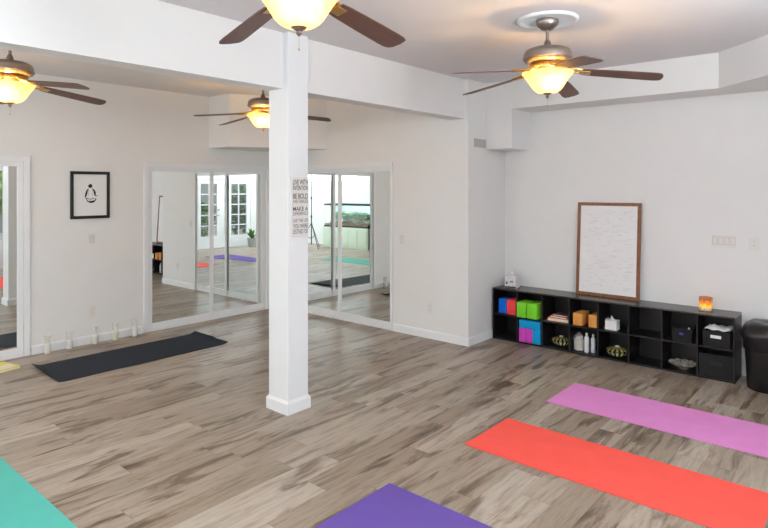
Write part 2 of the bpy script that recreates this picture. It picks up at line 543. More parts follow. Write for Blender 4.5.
mirror_door('door_1', 'pair of mirrored sliding doors on the left wall beside the post', 'y', D1[0], D1[1], XA, D1[2], 1, 4.47, True)
mirror_door('door_2', 'mirrored sliding doors on the closet wall right of the post', 'x', D2[0], D2[1], YB, D2[2], -1, -5.60, False, (0, -0.62), 0.024, 0.03)
mirror_door('door_3', 'mirrored sliding door at the far left near the yellow book', 'y', D3[0], D3[1], XA, D3[2], 1, 1.25, False)

# ------------------------------------------------------------------ french doors and window in the side wall (seen in the mirrors)
def glazed(name, label, y0, y1, z0, z1, cols, rows, bottom, stile, handle=None):
    root = struct_empty(name, label, 'door' if name.startswith('door') else 'window', (XE+0.07, (y0+y1)/2, 0))
    rl = root.location
    bm = bmesh.new()
    x0, x1 = XE+0.03, XE+0.09
    for lo, hi in (((x0, y0, z0), (x1, y0+stile, z1)), ((x0, y1-stile, z0), (x1, y1, z1)), ((x0, y0+stile, z0), (x1, y1-stile, z0+bottom)), ((x0, y0+stile, z1-stile), (x1, y1-stile, z1))):
        add_box(bm, *rel(lo, hi, rl))
    gy0, gy1, gz0, gz1 = y0+stile, y1-stile, z0+bottom, z1-stile
    for i in range(1, cols):
        y = gy0+(gy1-gy0)*i/cols
        add_box(bm, *rel((x0+.01, y-.014, gz0), (x1-.01, y+.014, gz1), rl))
    for i in range(1, rows):
        z = gz0+(gz1-gz0)*i/rows
        add_box(bm, *rel((x0+.012, gy0, z-.014), (x1-.012, gy1, z+.014), rl))
    fr = obj('glazed_frame', bm, 'trim', root)
    bm = bmesh.new()
    add_box(bm, *rel((XE+.058, gy0, gz0), (XE+.062, gy1, gz1), rl))
    obj('pane', bm, 'glass', fr)
    if handle:
        bm = bmesh.new()
        add_tube(bm, (x0-rl.x, handle-rl.y, 0.98), (x0-.05-rl.x, handle-rl.y, 0.98), .012)
        add_tube(bm, (x0-.05-rl.x, handle-rl.y, 0.98), (x0-.05-rl.x, handle+.09-rl.y, 0.98), .01)
        add_lathe(bm, [(0, 1.12), (.028, 1.12), (.028, 1.16), (0, 1.16)], 12, (x0-.01-rl.x, handle-rl.y, 0))
        obj('door_handle', bm, 'nickel', fr, smooth=True)
    return root
glazed('door_4', 'white glazed french door leaf with handle', 1.02, 1.85, 0.005, 2.05, 2, 5, 0.36, 0.13, 1.10)
glazed('door_5', 'second white glazed french door leaf', 0.19, 1.015, 0.005, 2.05, 2, 5, 0.36, 0.13)
glazed('window_1', 'large picture window facing the garden', WN[0], WN[1], WN[2], WN[3], 2, 1, 0.07, 0.07)

# ------------------------------------------------------------------ ceiling fans
def make_fan(label, loc, rotz):
    t = thing('ceiling_fan', label, 'ceiling fan', loc, rotz, 'ceiling fans with lit bowls')
    L = lambda z: z-ZC
    bm = bmesh.new()
    add_lathe(bm, [(0, 0), (.055, 0), (.080, -.012), (.081, -.030), (.070, -.052), (.045, -.075), (.022, -.083), (0, -.083)], 36)
    obj('canopy', bm, 'nickel', t, smooth=True)
    bm = bmesh.new()
    add_tube(bm, (0, 0, L(2.945)), (0, 0, L(2.80)), .0125, n=16)
    add_lathe(bm, [(.013, L(2.865)), (.020, L(2.855)), (.030, L(2.82)), (.046, L(2.808)), (0, L(2.806))], 24)
    obj('downrod', bm, 'nickel', t, smooth=True)
    bm = bmesh.new()
    add_lathe(bm, [(0, L(2.812)), (.06, L(2.811)), (.125, L(2.802)), (.158, L(2.786)), (.171, L(2.762)), (.171, L(2.735)), (.176, L(2.732)), (.176, L(2.722)), (.168, L(2.716)), (.160, L(2.704)), (.115, L(2.690)), (0, L(2.688))], 48)
    obj('motor_housing', bm, 'nickel', t, smooth=True)
    bm = bmesh.new()
    for k in range(30):
        a = 2*PI*k/30
        c, s = math.cos(a), math.sin(a)
        add_tube(bm, (.095*c, .095*s, L(2.698)), (.118*c, .118*s, L(2.672)), .006, n=6)
    add_lathe(bm, [(.085, L(2.690)), (.128, L(2.690)), (.132, L(2.682)), (.088, L(2.680))], 32, close=True)
    add_lathe(bm, [(.085, L(2.674)), (.124, L(2.674)), (.120, L(2.664)), (.088, L(2.664))], 32, close=True)
    obj('vent_ring', bm, 'brass_lit', t, smooth=True)
    bm = bmesh.new()
    add_lathe(bm, [(0, L(2.692)), (.062, L(2.690)), (.062, L(2.650)), (.052, L(2.636)), (.052, L(2.618)), (0, L(2.616))], 32)
    obj('switch_housing', bm, 'nickel', t, smooth=True)
    # light bowl, open at the top
    bm = bmesh.new()
    outer = [(.184, L(2.624)), (.178, L(2.614)), (.162, L(2.594)), (.143, L(2.568)), (.126, L(2.542)), (.109, L(2.516)), (.090, L(2.495)), (.066, L(2.481)), (.035, L(2.476)), (.0, L(2.475))]
    add_lathe(bm, outer, 48)
    o = obj('light_bowl', bm, 'alabaster', t, smooth=True, angle=80)
    bm = bmesh.new()
    add_lathe(bm, [(0, L(2.484)), (.034, L(2.482)), (.036, L(2.474)), (.022, L(2.466)), (.010, L(2.458)), (.013, L(2.450)), (.007, L(2.440)), (0, L(2.436))], 24)
    obj('finial', bm, 'nickel', t, smooth=True)
    bm = bmesh.new()
    add_tube(bm, (.066, .01, L(2.655)), (.066, .01, L(2.655)), .002)
    bm.clear()
    add_tube(bm, (0, 0, L(2.438)), (0.001, 0, L(2.385)), .0010, n=6)
    add_lathe(bm, [(0, L(2.387)), (.003, L(2.384)), (.0035, L(2.378)), (0, L(2.374))], 10)
    obj('pull_chain', bm, 'brass_lit', t, smooth=True)
    # blades
    pitch = R(11)
    for k in range(5):
        a = 2*PI*k/5
        bm = bmesh.new()
        N = 16
        outline = []
        r0, r1 = .245, .785
        prof = [(r0, .050), (.30, .056), (.50, .064), (.68, .068), (.74, .067), (.77, .058), (r1, .034)]
        pts = [(r, w) for r, w in prof] + [(r, -w+(.018 if i == 0 else 0)) for i, (r, w) in enumerate(prof[::-1])]
        lo = [bm.verts.new((x, y, -.003)) for x, y in pts]
        hi = [bm.verts.new((x, y, .003)) for x, y in pts]
        n = len(pts)
        bm.faces.new(lo[::-1])
        bm.faces.new(hi)
        for i in range(n):
            j = (i+1) % n
            bm.faces.new((lo[i], lo[j], hi[j], hi[i]))
        mt = Matrix.Rotation(a, 4, 'Z') @ Matrix.Translation((0, 0, L(2.648))) @ Matrix.Rotation(R(6.4), 4, 'Y') @ Matrix.Rotation(-pitch, 4, 'X')
        bl = obj('blade', bm, 'walnut', t)
        bl.matrix_local = mt
        bm = bmesh.new()
        # curved bracket from the housing to the blade root
        for s in (-1, 1):
            q = [(.105, .012*s, .022), (.15, .036*s, .012), (.20, .040*s, .006), (.25, .026*s, .005), (.30, .010*s, .0045)]
            for u, v in zip(q, q[1:]):
                add_tube(bm, u, v, .008, n=8)
        add_box(bm, (.225, -.03, .0031), (.30, .03, .009), .002)
        add_box(bm, (.225, -.03, -.009), (.30, .03, -.0031), .002)
        obj('blade_arm', bm, 'brass_lit', bl, smooth=True)
    return t
fan1 = make_fan('lit ceiling fan hanging below a round ceiling medallion', (-1.868, 4.005, ZC), R(28))
fan_specs = [((-1.918, 1.668), 24, 'lit ceiling fan nearest the viewer, cut off above the post'),
             ((-5.369, 1.60), 22, 'lit ceiling fan behind the beam at the far left edge'),
             ((-5.40, 4.155), 38, 'lit ceiling fan half hidden behind the white post')]
for (x, y), ph, lab in fan_specs:
    dup(fan1, (x, y, ZC), R(ph), lab)
bm = bmesh.new()
add_lathe(bm, [(.083, 0), (.083, -.004), (.16, -.005), (.178, -.010), (.19, -.018), (.205, -.020), (.215, -.014), (.22, -.001), (.22, 0)], 64, close=True)
tag(obj('ceiling_medallion', bm, 'trim', None, (-1.868, 4.005, ZC-0.0005), smooth=True), 'round white ceiling medallion around a fan mount', 'ceiling medallion')

# ------------------------------------------------------------------ yoga mats
def yoga_mat(name, label, key, x0, x1, y0, y1, curl=None, rot=0.0):
    cx, cy = (x0+x1)/2, (y0+y1)/2
    bm = bmesh.new()
    nx, ny = (48, 14) if (x1-x0) > (y1-y0) else (14, 48)
    T = 0.005
    g = {}
    for s in (0, 1):
        for i in range(nx+1):
            for j in range(ny+1):
                x, y = -(x1-x0)/2+(x1-x0)*i/nx, -(y1-y0)/2+(y1-y0)*j/ny
                z = 0.001 + s*T
                z += curl(x, y) if curl else 0
                g[s, i, j] = bm.verts.new((x, y, z))
    for i in range(nx):
        for j in range(ny):
            bm.faces.new((g[1, i, j], g[1, i+1, j], g[1, i+1, j+1], g[1, i, j+1]))
            bm.faces.new((g[0, i, j], g[0, i, j+1], g[0, i+1, j+1], g[0, i+1, j]))
    for i in range(nx):
        bm.faces.new((g[0, i, 0], g[0, i+1, 0], g[1, i+1, 0], g[1, i, 0]))
        bm.faces.new((g[0, i, ny], g[1, i, ny], g[1, i+1, ny], g[0, i+1, ny]))
    for j in range(ny):
        bm.faces.new((g[0, 0, j], g[1, 0, j], g[1, 0, j+1], g[0, 0, j+1]))
        bm.faces.new((g[0, nx, j], g[0, nx, j+1], g[1, nx, j+1], g[1, nx, j]))
    o = obj(name, bm, key, None, (cx, cy, 0), (0, 0, rot), smooth=True)
    tag(o, label, 'yoga mat', 'rolled out yoga mats')
    return o
yoga_mat('yoga_mat', 'pink yoga mat on the floor nearest the black shelf', 'mat_pink', -2.143, -.415, 4.568, 5.172)
yoga_mat('yoga_mat', 'red yoga mat on the floor between pink and purple', 'mat_red', -2.21, -.48, 3.43, 4.035, lambda x, y: 0.010*max(0, (-.82-x)/.05)*max(0, (-.2-y)/.1) if x < -.82 and y < -.2 else 0)
yoga_mat('yoga_mat', 'purple yoga mat at the bottom of the view', 'mat_purple', -2.262, -.53, 2.08, 2.682)
yoga_mat('yoga_mat', 'teal yoga mat in the lower left corner', 'mat_teal', -4.93, -3.20, .655, 1.265)
yoga_mat('yoga_mat', 'pale lavender yoga mat near the viewer, seen in the mirror', 'mat_lavender', -2.262, -.53, .655, 1.265)
def bcurl(x, y):
    d = .90-abs(y)
    k = max(0, .10-d)/.10
    return k*k*((.008+.022*max(0, min(1, (.1-x)/.4))) if y < 0 else (.026 if x < 0.1 else .016))
yoga_mat('yoga_mat', 'black yoga mat with curled ends lying along the left wall', 'mat_black', -6.43, -5.725, 2.105, 3.905, bcurl, R(-0.6))

# ------------------------------------------------------------------ cube shelf
SX0, SX1, SY0, SY1, SH = -3.530, -1.030, 6.088, 6.420, 0.605
sh = thing('cube_shelf', 'long low black shelf of sixteen open cubes along the right wall', 'shelf', ((SX0+SX1)/2, (SY0+SY1)/2, 0))
so = sh.location
def SB(bm, lo, hi, bev=0.0015):
    add_box(bm, *rel(lo, hi, so), bev=bev, seg=1)
TH = 0.016
bm = bmesh.new(); SB(bm, (SX0, SY0, SH-TH), (SX1, SY1, SH)); obj('top_panel', bm, 'black_top_sheen', sh)
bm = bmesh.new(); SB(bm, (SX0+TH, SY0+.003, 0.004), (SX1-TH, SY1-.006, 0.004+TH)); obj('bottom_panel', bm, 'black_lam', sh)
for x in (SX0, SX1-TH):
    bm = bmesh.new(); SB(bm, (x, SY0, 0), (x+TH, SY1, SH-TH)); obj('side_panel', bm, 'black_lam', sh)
PITCH = (SX1-SX0)/8
for k in range(1, 8):
    x = SX0+k*PITCH
    bm = bmesh.new(); SB(bm, (x-TH/2, SY0+.002, .02), (x+TH/2, SY1-.006, SH-TH)); obj('divider', bm, 'black_lam', sh)
for k in range(8):
    x0 = SX0+k*PITCH+(TH if k == 0 else TH/2)
    x1 = SX0+(k+1)*PITCH-(TH if k == 7 else TH/2)
    bm = bmesh.new(); SB(bm, (x0, SY0+.002, .290), (x1, SY1-.006, .306)); obj('shelf_board', bm, 'black_lam', sh)
bm = bmesh.new(); SB(bm, (SX0+.002, SY1-.006, .004), (SX1-.002, SY1, SH-TH), 0); obj('back_panel', bm, 'black_lam', sh)
ZU, ZL = 0.3065, 0.0205     # cube floors

def block(label, key, x0, x1, y0, y1, z0, z1, rot=0):
    c = ((x0+x1)/2, (y0+y1)/2, z0)
    bm = bmesh.new()
    add_box(bm, *rel((x0, y0, z0), (x1, y1, z1), c), bev=.007, seg=3)
    return tag(obj('yoga_block', bm, key, None, c, (0, 0, R(rot)), smooth=True), label, 'yoga block', 'foam yoga blocks in the shelf')
block('blue foam yoga block standing in the first upper cube', 'foam_blue', -3.475, -3.375, 6.13, 6.30, ZU, ZU+.168)
block('red foam yoga block standing beside the blue one', 'foam_red', -3.362, -3.243, 6.115, 6.29, ZU, ZU+.172)
block('lime green yoga block, left of the green pair', 'foam_green', -3.205, -3.092, 6.065, 6.27, ZU, ZU+.172)
block('lime green yoga block, right of the green pair', 'foam_green', -3.078, -2.958, 6.065, 6.28, ZU, ZU+.172)
block('left magenta yoga block standing under the blue one', 'foam_magenta', -3.196, -3.119, 6.10, 6.30, ZL, ZL+.158)
block('right magenta yoga block touching the upright blue one', 'foam_magenta', -3.116, -3.031, 6.10, 6.30, ZL, ZL+.158)
block('blue yoga block standing upright beside the magenta blocks', 'foam_cyan', -3.028, -2.934, 6.10, 6.30, ZL, ZL+.158)
block('blue yoga block lying flat on the magenta blocks', 'foam_cyan', -3.194, -2.934, 6.10, 6.26, ZL+.159, ZL+.252)
block('tan cork yoga block, left of the tan pair', 'foam_cork', -2.555, -2.455, 6.105, 6.32, ZU, ZU+.132)
block('tan cork yoga block against the divider, right of the tan pair', 'foam_cork', -2.388, -2.298, 6.11, 6.32, ZU, ZU+.130)

def book(label, cover, loc, w, d, h, rot):
    t = thing('book', label, 'book', loc, R(rot), 'books in the shelf')
    bm = bmesh.new()
    add_box(bm, (-w/2, -d/2, 0), (w/2, d/2, .003))
    add_box(bm, (-w/2, -d/2, h-.003), (w/2, d/2, h))
    add_box(bm, (-w/2, -d/2, .003), (-w/2+.004, d/2, h-.003))
    obj('cover', bm, cover, t)
    bm = bmesh.new()
    add_box(bm, (-w/2+.004, -d/2+.003, .003), (w/2-.003, d/2-.003, h-.003))
    obj('pages', bm, 'pages', t)
    return t
book('orange and cream book at the bottom of the shelf stack', 'orange_cover', (-2.745, 6.235, ZU), .235, .20, .034, 3)
book('berry coloured book in the middle of the shelf stack', 'berry_cover', (-2.735, 6.235, ZU+.0345), .20, .17, .018, -5)
book('thin brown book on top of the shelf stack', 'brown_cover', (-2.740, 6.25, ZU+.053), .17, .15, .014, 2)

def tissue_mesh(h, w, d):
    bm = bmesh.new()
    pts = [(-w, 0, 0), (-w*.5, d*.3, h*.55), (-w*.05, -d*.1, h), (w*.35, d*.3, h*.45), (w, 0, h*.12)]
    lo = [bm.verts.new((x, y-d*.1, 0)) for x, y, z in pts]
    hi = [bm.verts.new((x*.9, y, z)) for x, y, z in pts]
    b2 = [bm.verts.new((x, y+d*.4, 0)) for x, y, z in pts]
    for i in range(4):
        bm.faces.new((lo[i], lo[i+1], hi[i+1], hi[i]))
        bm.faces.new((hi[i], hi[i+1], b2[i+1], b2[i]))
    return bm
t = thing('tissue_box', 'small white open box with folded tissue inside an upper cube', 'tissue box', (-2.163, 6.19, ZU))
bm = bmesh.new()
w, d, h, k = .058, .050, .094, .004
for lo, hi in (((-w, -d, 0), (w, d, k)), ((-w, -d, k), (w, -d+k, h)), ((-w, d-k, k), (w, d, h)), ((-w, -d+k, k), (-w+k, d-k, h+.012)), ((w-k, -d+k, k), (w, d-k, h))):
    add_box(bm, lo, hi)
obj('box', bm, 'paper', t)
obj('tissue', tissue_mesh(.075, .045, .08), 'tissue', t, (-.006, 0, .07))
t = thing('tissue_box', 'speckled white cube box with tissue on top of the shelf', 'tissue box', (-3.350, 6.235, SH+.0005), R(8))
bm = bmesh.new()
add_box(bm, (-.070, -.066, .001), (.070, .066, .15), .006)
bx_ = obj('box', bm, 'ceramic_speck', t)
bm = bmesh.new()
add_box(bm, (-.005, -.0675, .070), (.030, -.0655, .084), .0005)
add_box(bm, (-.066, -.0672, .004), (.066, -.0658, .022), .0005)
add_box(bm, (-.055, -.0672, .045), (-.035, -.0658, .075), .0005)
obj('printed_mark', bm, 'grey_ink', bx_)
obj('tissue', tissue_mesh(.06, .05, .09), 'tissue', t, (-.01, -.01, .15))

def painted_bowl(label, x, y, s):
    t = thing('lidded_bowl', label, 'bowl', (x, y, ZL), 0, 'painted lidded bowls in the lower cubes')
    bm = bmesh.new()
    add_lathe(bm, [(0, 0), (.045*s, 0), (.05*s, .006), (.085*s, .028), (.108*s, .055), (.112*s, .062), (.106*s, .064), (.09*s, .052), (.0, .046)], 40)
    obj('bowl', bm, 'bowl', t, smooth=True)
    bm = bmesh.new()
    add_lathe(bm, [(.108*s, .066), (.100*s, .076), (.07*s, .086), (.03*s, .092), (.012*s, .094), (0, .094), ], 40)
    add_lathe(bm, [(0, .066), (.108*s, .066)], 40)
    ld = obj('lid', bm, 'bowl', t, smooth=True)
    bm = bmesh.new()
    add_lathe(bm, [(0, .0935), (.012*s, .094), (.022*s, .100), (.022*s, .106), (.010*s, .111), (0, .112)], 24)
    obj('knob', bm, 'frosted', ld, smooth=True)
painted_bowl('green patterned lidded bowl under the stacked books', -2.750, 6.25, .98)
painted_bowl('green patterned lidded bowl under the small white tissue box', -2.128, 6.23, 1.05)

t = thing('storage_jar', 'wide clear jar filled with pale tan powder in a lower cube', 'jar', (-2.525, 6.20, ZL))
bm = bmesh.new()
add_lathe(bm, [(0, .002), (.050, .002), (.056, .008), (.057, .12), (.050, .14), (.044, .15), (.046, .158), (.043, .158), (.041, .15), (.046, .138), (.053, .12), (.053, .01), (0, .008)], 36)
obj('glass_body', bm, 'vase_glass', t, smooth=True)
bm = bmesh.new()
add_lathe(bm, [(0, .010), (.052, .010), (.052, .112), (0, .118)], 32)
obj('filling', bm, 'tan_fill', t, smooth=True)
bm = bmesh.new()
add_lathe(bm, [(0, .1585), (.046, .1585), (.046, .166), (.02, .172), (.012, .185), (.014, .193), (0, .197)], 32)
obj('stopper', bm, 'vase_glass', t, smooth=True)
def bottle(label, x, y, r, h):
    t = thing('bottle', label, 'bottle', (x, y, ZL), 0, 'white bottles beside the jar')
    bm = bmesh.new()
    add_lathe(bm, [(0, 0), (r*.92, 0), (r, .006), (r, h*.72), (r*.8, h*.80), (r*.42, h*.84), (r*.40, h*.88), (0, h*.88)], 28)
    obj('body', bm, 'frosted', t, smooth=True)
    bm = bmesh.new()
    add_lathe(bm, [(0, h*.882), (r*.5, h*.882), (r*.5, h*.97), (r*.4, h), (0, h)], 20)
    obj('cap', bm, 'plate', t, smooth=True)
bottle('taller white bottle in the middle beside the jar', -2.430, 6.17, .026, .205)
bottle('slim white bottle against the divider beside the jar', -2.370, 6.20, .024, .195)

# fabric bins
def fabric_bin(name, label, x0, x1, y0, y1, z0, z1, taper=0.0):
    t = thing(name, label, 'storage bin', ((x0+x1)/2, (y0+y1)/2, z0), 0, 'black fabric bins in the shelf')
    bm = bmesh.new()
    w, d, h, k = (x1-x0)/2, (y1-y0)/2, z1-z0, .006
    def ring(ww, dd, z):
        return [bm.verts.new((sx*ww, sy*dd, z)) for sx, sy in ((-1, -1), (1, -1), (1, 1), (-1, 1))]
    rs = [ring(w-taper, d-taper, 0), ring(w, d, h), ring(w-k, d-k, h), ring(w-taper-k, d-taper-k, k)]
    bm.faces.new(rs[0][::-1])
    for A, B in zip(rs, rs[1:]):
        for i in range(4):
            j = (i+1) % 4
            bm.faces.new((A[i], A[j], B[j], B[i]))
    bm.faces.new(rs[3])
    obj('body', bm, 'black_fabric', t)
    return t, w, d, h
t, w, d, h = fabric_bin('storage_bin', 'small black fabric basket with a blue tag in an upper cube', -1.575, -1.392, 6.12, 6.32, ZU, ZU+.125, .012)
bm = bmesh.new(); add_box(bm, (-.022, -d-.0015, .062), (.018, -d+.004, .082), .003)
obj('blue_tag', bm, mat('blue_tag', srgb(62, 58, 168), .5), t)
for s in (-1, 1):
    bm = bmesh.new()
    q = [(s*(w-.003), -d*.5, h-.002), (s*(w+.006), -d*.3, h+.022), (s*(w+.006), d*.3, h+.022), (s*(w-.003), d*.5, h-.002)]
    for u, v in zip(q, q[1:]):
        add_tube(bm, u, v, .005, n=8)
    obj('handle', bm, 'black_fabric', t, smooth=True)
bm = bmesh.new()
add_lathe(bm, [(0, 0), (.011, 0), (.012, .03), (.007, .038), (.007, .048), (0, .05)], 16)
tag(obj('small_bottle', bm, 'frosted', None, (-1.425, 6.15, ZU+.088), smooth=True), 'tiny white bottle poking out of the basket with blue tag', 'bottle')
t, w, d, h = fabric_bin('storage_bin', 'black fabric bin with a white label holder in an upper cube', -1.298, -1.072, 6.10, 6.35, ZU, ZU+.145, .004)
bm = bmesh.new(); add_box(bm, (-.046, -d-.004, .082), (.042, -d+.003, .110), .002)
obj('label_card', bm, 'paper', t)
bm = bmesh.new()
n = 16
g = [[bm.verts.new((-.115+.21*i/n, -.12+.21*j/n, .005*math.sin(i*.9+j*.5)+.004*math.cos(j*1.1-i*.3)+.028*math.exp(-((i-5)**2+(j-6)**2)/9)+.0006*i)) for j in range(n+1)] for i in range(n+1)]
for i in range(n):
    for j in range(n):
        bm.faces.new((g[i][j], g[i+1][j], g[i+1][j+1], g[i][j+1]))
o = tag(obj('folded_cloth', bm, 'tissue', None, (-1.165, 6.215, ZU+.160), smooth=True, angle=180), 'crumpled white cloth lying on the labelled black bin', 'cloth')
m_ = o.modifiers.new('thick', 'SOLIDIFY'); m_.thickness = .006; m_.offset = 0
t, w, d, h = fabric_bin('storage_bin', 'large black fabric bin with a slot handle in the lowest end cube', -1.327, -1.050, 6.10, 6.39, ZL, ZL+.215, .002)
bm = bmesh.new(); add_box(bm, (-.052, -d-.0022, .115), (.048, -d+.004, .145), .004)
obj('handle_slot', bm, 'black_frame', t)

bm = bmesh.new()
pr = [(0, .006), (.03, .006), (.035, .010), (.07, .020), (.105, .042), (.128, .052), (.130, .056), (.124, .056), (.100, .047), (.06, .028), (.03, .020), (0, .018)]
add_lathe(bm, [(r*(1.0), z) for r, z in pr], 48)
add_lathe(bm, [(0, 0), (.045, 0), (.03, .008), (0, .008)], 32)
for v in bm.verts:
    rr = math.hypot(v.co.x, v.co.y)
    if rr > .09:
        v.co.z += .006*math.sin(12*math.atan2(v.co.y, v.co.x))
tag(obj('silver_dish', bm, 'silver', None, (-1.495, 6.235, ZL), smooth=True, angle=60), 'shallow patterned silver dish in a lower cube', 'dish')

# candle on the shelf
t = thing('candle_holder', 'glowing amber glass candle holder on the black shelf top', 'candle holder', (-1.306, 6.275, SH+.0005))
bm = bmesh.new()
add_lathe(bm, [(0, .0), (.052, .0), (.056, .004), (.059, .128), (.056, .130), (.052, .126), (.050, .012), (0, .012)], 40)
obj('glass', bm, 'amber', t, smooth=True)
bm = bmesh.new()
add_lathe(bm, [(0, .0125), (.049, .0125), (.049, .055), (0, .057)], 32)
c_ = obj('candle', bm, 'wax_cream', t, smooth=True)
bm = bmesh.new()
add_lathe(bm, [(0, .060), (.007, .068), (.008, .078), (.004, .092), (0, .102)], 16)
obj('flame', bm, mat('flame', (1, .6, .1, 1), .5, emit=(1, .55, .1, 1), estr=8), c_, smooth=True)

# ------------------------------------------------------------------ framed white sheet leaning on the shelf
bw, bh = .680, 1.022
t = thing('framed_sheet', 'large white handwritten sheet in a brown wood frame leaning on the wall', 'picture', (-2.277, 6.338, SH+.001))
t.rotation_euler = (-math.atan2(.068, bh), 0, 0)
bm = bmesh.new()
f = .035
for lo, hi in (((-bw/2, -.012, 0), (-bw/2+f, .012, bh)), ((bw/2-f, -.012, 0), (bw/2, .012, bh)), ((-bw/2+f, -.012, 0), (bw/2-f, .012, f)), ((-bw/2+f, -.012, bh-f), (bw/2-f, .012, bh))):
    add_box(bm, lo, hi, .003)
obj('frame', bm, 'walnut_frame', t)
bm = bmesh.new(); add_box(bm, (-bw/2+f-.004, -.004, f-.004), (bw/2-f+.004, .006, bh-f+.004))
sheet = obj('sheet', bm, 'paper', t)
# faint rows of illegible handwriting strokes
bm = bmesh.new()
rnd = random.Random(4)
z = bh-f-.05
while z > f+.04:
    x = -bw/2+f+.02+rnd.uniform(0, .08)
    while x < bw/2-f-.06:
        if rnd.random() < .62:
            L_ = rnd.uniform(.02, .11)
            sl = rnd.uniform(-.10, .22)
            th = rnd.uniform(.0008, .002)
            n = max(3, int(L_/.007))
            for i in range(n):
                u0, u1 = x+L_*i/n, x+L_*(i+1)/n
                if u1 > bw/2-f-.01:
                    break
                w0, w1 = (.003 if i % 2 else -.003), (-.003 if i % 2 else .003)
                q = [(u0, z+sl*(u0-x)+w0-th), (u1, z+sl*(u1-x)+w1-th), (u1, z+sl*(u1-x)+w1+th), (u0, z+sl*(u0-x)+w0+th)]
                bm.faces.new([bm.verts.new((a, -.0048, b)) for a, b in q])
            x += L_
        x += rnd.uniform(.02, .12)
    z -= rnd.uniform(.016, .028)
obj('handwriting', bm, mat('pale_pencil', srgb(196, 196, 202), .9, var=.12, vscale=5), sheet, flip=False)

# ------------------------------------------------------------------ small framed drawing on the left wall
t = thing('framed_drawing', 'black framed ink drawing of a seated figure on the left wall', 'picture', (XA+.001, 2.868, 1.435))
fw_, fh_, f = .436, .540, .034
bm = bmesh.new()
for lo, hi in (((0, -fw_/2, 0), (.024, -fw_/2+f, fh_)), ((0, fw_/2-f, 0), (.024, fw_/2, fh_)), ((0, -fw_/2+f, 0), (.024, fw_/2-f, f)), ((0, -fw_/2+f, fh_-f), (.024, fw_/2-f, fh_))):
    add_box(bm, lo, hi, .003)
obj('frame', bm, 'black_frame', t)
bm = bmesh.new(); add_box(bm, (.002, -fw_/2+f-.003, f-.003), (.010, fw_/2-f+.003, fh_-f+.003))
pr_ = obj('print', bm, 'paper', t)
bm = bmesh.new()
XI = .0106
def blob(cy, cz, ry, rz, rot=0, n=24, x=XI):
    vs = []
    for i in range(n):
        a = 2*PI*i/n
        y, z = ry*math.cos(a), rz*math.sin(a)
        c, s = math.cos(rot), math.sin(rot)
        vs.append(bm.verts.new((x, cy+c*y-s*z, cz+s*y+c*z)))
    bm.faces.new(vs)
def stroke(pts, ws):
    prev = None
    for (y, z), w in zip(pts, ws):
        i = pts.index((y, z))
        a = pts[max(0, i-1)]; b = pts[min(len(pts)-1, i+1)]
        d = Vector((b[0]-a[0], b[1]-a[1])).normalized()
        nn = Vector((-d.y, d.x))*w
        p, q = bm.verts.new((XI, y+nn.x, z+nn.y)), bm.verts.new((XI, y-nn.x, z-nn.y))
        if prev:
            bm.faces.new((prev[0], p, q, prev[1]))
        prev = (p, q)
blob(0, .372, .024, .021)                                                    # hair
blob(.004, .390, .010, .009)                                                 # bun
stroke([(-.018, .345), (-.034, .325), (-.042, .295), (-.050, .262), (-.054, .245)], [.003, .008, .011, .010, .004])    # far arm
stroke([(.020, .345), (.040, .325), (.050, .300), (.052, .272), (.060, .258), (.085, .262)], [.003, .009, .012, .009, .004, .003])
stroke([(-.060, .240), (-.030, .232), (-.010, .222), (.020, .226), (.050, .236)], [.003, .005, .003, .005, .003])
stroke([(-.046, .228), (-.030, .200), (0, .186), (.035, .192), (.058, .214), (.066, .236)], [.003, .006, .008, .010, .007, .002])
stroke([(-.015, .206), (.010, .198), (.035, .206)], [.002, .006, .002])
stroke([(-.020, .335), (-.018, .29), (-.026, .25)], [.0012, .001, .001])
stroke([(.026, .335), (.022, .29), (.028, .25)], [.0012, .001, .001])
obj('drawing', bm, 'ink', pr_, flip=False)

# ------------------------------------------------------------------ word sign on the post
SGY0, SGY1, SGZ0, SGZ1 = 2.998, 3.178, 1.398, 1.872
t = thing('wall_sign', 'narrow white sign with grey capital words on the post', 'sign', (PX1+.0005, (SGY0+SGY1)/2, SGZ0))
bm = bmesh.new()
add_box(bm, (0, -(SGY1-SGY0)/2, 0), (.018, (SGY1-SGY0)/2, SGZ1-SGZ0), .002)
bd = obj('board', bm, 'sign_wood', t)
lines = [('LIVE WITH', 65, 104, 1), ('INTENTION', 110, 145, 1), ('BE BOLD', 170, 210, 1), ('AND FEARLESS', 216, 242, 0), ('MAKE A', 270, 302, 1), ('DIFFERENCE', 308, 335, 0),
         ('LIVE THE LIFE', 362, 388, 0), ('YOU WERE', 400, 432, 1), ('DESTINED FOR', 440, 474, 0)]
HH = SGZ1-SGZ0
for s, t0, t1, bold in lines:
    cu = bpy.data.curves.new('txt', 'FONT')
    cu.body = s
    cu.offset = 0.016 if bold else 0.004
    to = bpy.data.objects.new('txt', cu)
    COL.objects.link(to)
    dg = bpy.context.evaluated_depsgraph_get()
    me = bpy.data.meshes.new_from_object(to.evaluated_get(dg))
    xs = [v.co.x for v in me.vertices]; ys = [v.co.y for v in me.vertices]
    zt, zb = HH*(1-(t0-45)/450), HH*(1-(t1-45)/450)
    W_ = .156
    for v in me.vertices:
        u = (v.co.x-min(xs))/(max(xs)-min(xs)); w_ = (v.co.y-min(ys))/(max(ys)-min(ys))
        v.co = (.0186, -W_/2+.004+u*W_, zb+w_*(zt-zb))
    bm = bmesh.new()
    bm.from_mesh(me)
    obj('lettering', bm, 'grey_ink', bd, flip=False)
    COL.objects.unlink(to)
    bpy.data.objects.remove(to); bpy.data.meshes.remove(me); bpy.data.curves.remove(cu)

